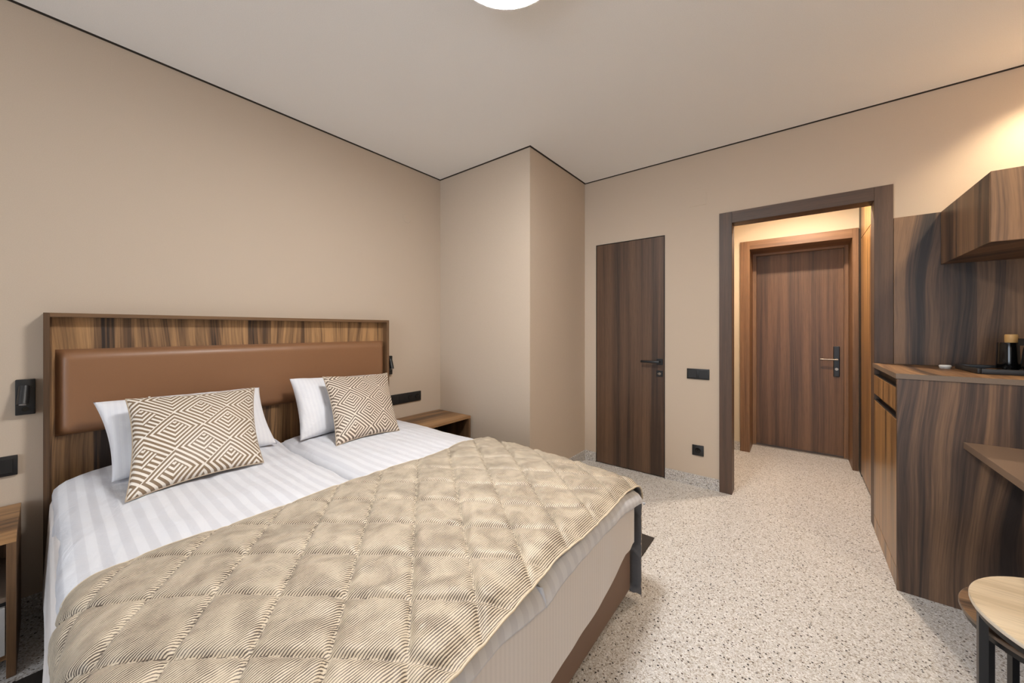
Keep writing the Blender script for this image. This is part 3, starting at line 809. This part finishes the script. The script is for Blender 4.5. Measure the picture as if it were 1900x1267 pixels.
socket_insert(o, (-.6215, YD - .011, .287), 'Y')
tag(B().box(-.690, -.560, YD - .0025, YD - .0003, 2.235, 2.365, .001, 1).build('access_cover', MAT['wall']), 'square wall-coloured cover plate high above the double switch', 'cover plate')
tag(B().cyl((XW + .0003, 1.914, 2.237 - .03), (XW + .0022, 1.914, 2.237 - .03), .040, .038, 32).build('access_cover', MAT['wall'], angle=40), 'round wall-coloured cap high above the headboard end', 'cover plate')

# ------------------------------------------------------------------ kitchenette
KX, KY, KZ = 0.377, 2.512, 1.040
KX1 = XR - .004; KB = YD - .016
tag(B().box(XO1 + CW + .002, KX1, YD - .013, YD - .0005, KZ + .0005, 1.930, .0006, 1).build('wall_panel', MAT['walnut_z']), 'tall walnut panel on the wall above the minibar counter', 'wall panel')
kc = empty('minibar_cabinet', ((KX + KX1) / 2, (KY + KB) / 2, 0), 'tall walnut minibar cabinet with black grip profiles beside the doorway', 'cabinet')
B().box(KX, KX1, KY, KY + .018, 0, KZ - .026, .0008, 1).build('end_panel', MAT['walnut_z'], kc)
B().box(KX + .045, KX1, KY + .018, KB, .03, KZ - .026).build('body', MAT['gap'], kc)
B().box(KX + .002, KX + .02, KY + .020, KB - .001, .098, .812, .001, 1).build('door', MAT['front_z'], kc)
B().box(KX + .002, KX + .02, KY + .020, KB - .001, .852, .966, .001, 1).build('drawer', MAT['front_z'], kc)
B().box(KX + .002, KX + .02, KY + .020, KB - .001, 0, .095, .001, 1).build('plinth', MAT['front_z'], kc)
for z0, z1 in ((.812, .852), (.966, 1.013)):
    g = B(); g.box(KX + .028, KX + .044, KY + .019, KB - .001, z0, z1); g.box(KX + .004, KX + .028, KY + .019, KB - .001, z0, z0 + .006)
    g.build('grip_profile', MAT['black_metal'], kc)
ct = empty('worktop', ((KX + KX1) / 2, (KY + KB) / 2, KZ - .026), 'thin walnut worktop with taupe edge on the minibar cabinet', 'worktop')
B().box(KX - .004, KX1, KY - .004, KB, KZ - .0255, KZ - .0012, .0006, 1).build('core', MAT['taupe'], ct)
B().box(KX - .0035, KX1, KY - .0035, KB, KZ - .0012, KZ).build('veneer', MAT['walnut_y'], ct)
# upper cabinet
UX, UZ0, UZ1, UYF = 0.655, 1.626, 1.928, 2.520
uc = empty('wall_cabinet', ((UX + KX1) / 2, 2.8, UZ0), 'walnut wall cabinet hanging over the minibar counter', 'wall cabinet')
B().box(UX, KX1, UYF, YD - .014, UZ0, UZ1 + .001, .0008, 1).build('body', MAT['walnut_z'], uc)
B().box(UX, KX1, UYF - .022, UYF - .003, UZ0, UZ1 + .001, .0008, 1).build('door', MAT['walnut_z'], uc)
# desk
DXF = 0.582
dk = empty('desk', (.9, 1.8, .722), 'taupe wall desk top fixed against the minibar cabinet', 'desk')
B().box(DXF, KX1, 1.10, KY - .001, .722, .750, .001, 1).build('desk_top', MAT['taupe_top'], dk)
B().box(.66, KX1, 1.11, 1.13, 0.0, .722).build('end_panel', MAT['walnut_z'], dk)

# things on the counter
o = empty('tray', (.85, 2.86, KZ), 'black rectangular serving tray on the minibar counter', 'tray')
tb = bmesh.new()
tr = B(); tr.prism([(.675, 2.712), (1.02, 2.712), (1.02, 3.01), (.675, 3.01)], KZ + .0004, KZ + .006); tr.build('tray_floor', MAT['black'], o)
tr = B()
for a in ((.670, .682, 2.706, 3.016), (1.013, 1.025, 2.706, 3.016)): tr.box(*a, KZ + .0004, KZ + .026, .003)
for a in ((.682, 1.013, 2.706, 2.718), (.682, 1.013, 3.004, 3.016)): tr.box(*a, KZ + .0004, KZ + .026, .003)
tr.build('tray_rim', MAT['black'], o, angle=40)
o = empty('puck', (.632, 3.01, KZ), 'small white round puck on the counter left of the tray', 'puck')
B().lathe((.632, 3.0, KZ), [(.021, .0003), (.021, .007), (.0205, .0075)], 32).build('lower_half', MAT['grey_front'], o, angle=40)
B().lathe((.632, 3.0, KZ), [(.0225, .0075), (.0230, .009), (.0230, .015), (.020, .018), (0, .0185)], 32).build('upper_half', MAT['white'], o, angle=40)
o = empty('canister', (.818, 2.93, KZ + .006), 'black lidded canister with pale wood knob on the tray', 'canister')
B().lathe((.815, 2.905, KZ + .006), [(.036, .0003), (.038, .01), (.034, .135), (.033, .14), (.0, .14)], 40).build('body', MAT['black_gloss'], o, angle=40)
B().lathe((.825, 2.905, KZ + .006), [(.020, .1401), (.021, .145), (.021, .175), (.019, .18), (0, .18)], 32).build('lid_knob', MAT['bamboo'], o, angle=40)
o = empty('kettle', (.890, 2.802, KZ + .006), 'glossy black electric kettle on the tray', 'kettle')
kx, ky = .890, 2.802
B().lathe((kx, ky, KZ + .006), [(.068, .0003), (.070, .004), (.070, .014), (.066, .018)], 48).build('power_base', MAT['black'], o, angle=40)
B().lathe((kx, ky, KZ + .006), [(.066, .0182), (.067, .03), (.060, .10), (.052, .155), (.050, .165)], 48).build('body', MAT['black_gloss'], o, angle=40)
B().lathe((kx, ky, KZ + .006), [(.050, .1652), (.047, .176), (.012, .182), (.012, .192), (0, .194)], 48).build('lid', MAT['black'], o, angle=40)
B().tube([(kx + .045, ky, KZ + .165), (kx + .085, ky, KZ + .17), (kx + .10, ky, KZ + .14), (kx + .095, ky, KZ + .08), (kx + .062, ky, KZ + .045)], .009, 10).build('handle', MAT['black'], o, smooth=True)
B().prism([(kx - .048, ky - .016), (kx - .048, ky + .016), (kx - .075, ky)], KZ + .135, KZ + .168).build('spout', MAT['black_gloss'], o)
def sachet(x, y, ang, z, mat, label, cat, w=.05, l=.075):
    P = np.zeros((12, 9, 3)); S, T = np.meshgrid(np.linspace(-1, 1, 12), np.linspace(-1, 1, 9), indexing='ij')
    c, s = math.cos(ang), math.sin(ang)
    P[..., 0] = x + (S * l / 2) * c - (T * w / 2) * s; P[..., 1] = y + (S * l / 2) * s + (T * w / 2) * c
    P[..., 2] = z + .004 * (1 - S ** 2) * (1 - T ** 2) + .0004
    o = grid_mesh('sachet', P, mat); solid(o, .0008, 1); return tag(o, label, cat, 'sachets on the tray')
sachet(.735, 2.80, .5, KZ + .007, MAT['paper'], 'pale paper sachet lying on the black tray', 'sachet')
sachet(.748, 2.835, .35, KZ + .013, MAT['black_gloss'], 'dark sachet lying across the pale one on the tray', 'sachet')
sachet(.765, 2.90, 1.2, KZ + .010, MAT['amber'], 'amber sachet on the tray beside the canister', 'sachet')

# ------------------------------------------------------------------ nest of round tables
def round_table(cx, cy, z, r, topmat, edgemat, label, ang, nlegs=4):
    o = empty('side_table', (cx, cy, 0), label, 'side table', 'nested round side tables')
    B().lathe((cx, cy, z), [(r - .001, -.012), (r, -.010), (r, -.002), (r - .0015, 0)], 72).build('table_top', topmat, o, angle=40)
    B().lathe((cx, cy, z), [(r + .0004, -.011), (r + .0008, -.010), (r + .0008, -.003), (r + .0004, -.002)], 72).build('edge_band', edgemat, o, angle=40)
    rg = B(); rr = r - .008
    rg.lathe((cx, cy, z), [(rr - .022, -.0125), (rr, -.0125), (rr, -.030), (rr - .022, -.030), (rr - .022, -.0125)], 72); rg.build('ring_frame', MAT['black_metal'], o, angle=40)
    for k in range(nlegs):
        a = ang + k * 2 * math.pi / nlegs
        lx, ly = cx + (r - .017) * math.cos(a), cy + (r - .017) * math.sin(a)
        b = bmesh.new(); bmesh.ops.create_cube(b, size=1)
        M = Matrix.Translation((lx, ly, (z - .030) / 2)) @ Matrix.Rotation(a, 4, 'Z') @ Matrix.Diagonal((.017, .017, z - .030, 1))
        L = B(); L.merge(b, M); L.build('leg', MAT['black_metal'], o)
    return o
round_table(.647, 1.579, .500, .264, MAT['ply'], MAT['birchedge'], 'pale ply round side table with black legs, the taller of the nest', math.radians(180))
round_table(.614, 1.690, .425, .226, MAT['walnut_x'], MAT['taupe'], 'brown round side table tucked under the pale one', math.radians(201))

# ------------------------------------------------------------------ rugs
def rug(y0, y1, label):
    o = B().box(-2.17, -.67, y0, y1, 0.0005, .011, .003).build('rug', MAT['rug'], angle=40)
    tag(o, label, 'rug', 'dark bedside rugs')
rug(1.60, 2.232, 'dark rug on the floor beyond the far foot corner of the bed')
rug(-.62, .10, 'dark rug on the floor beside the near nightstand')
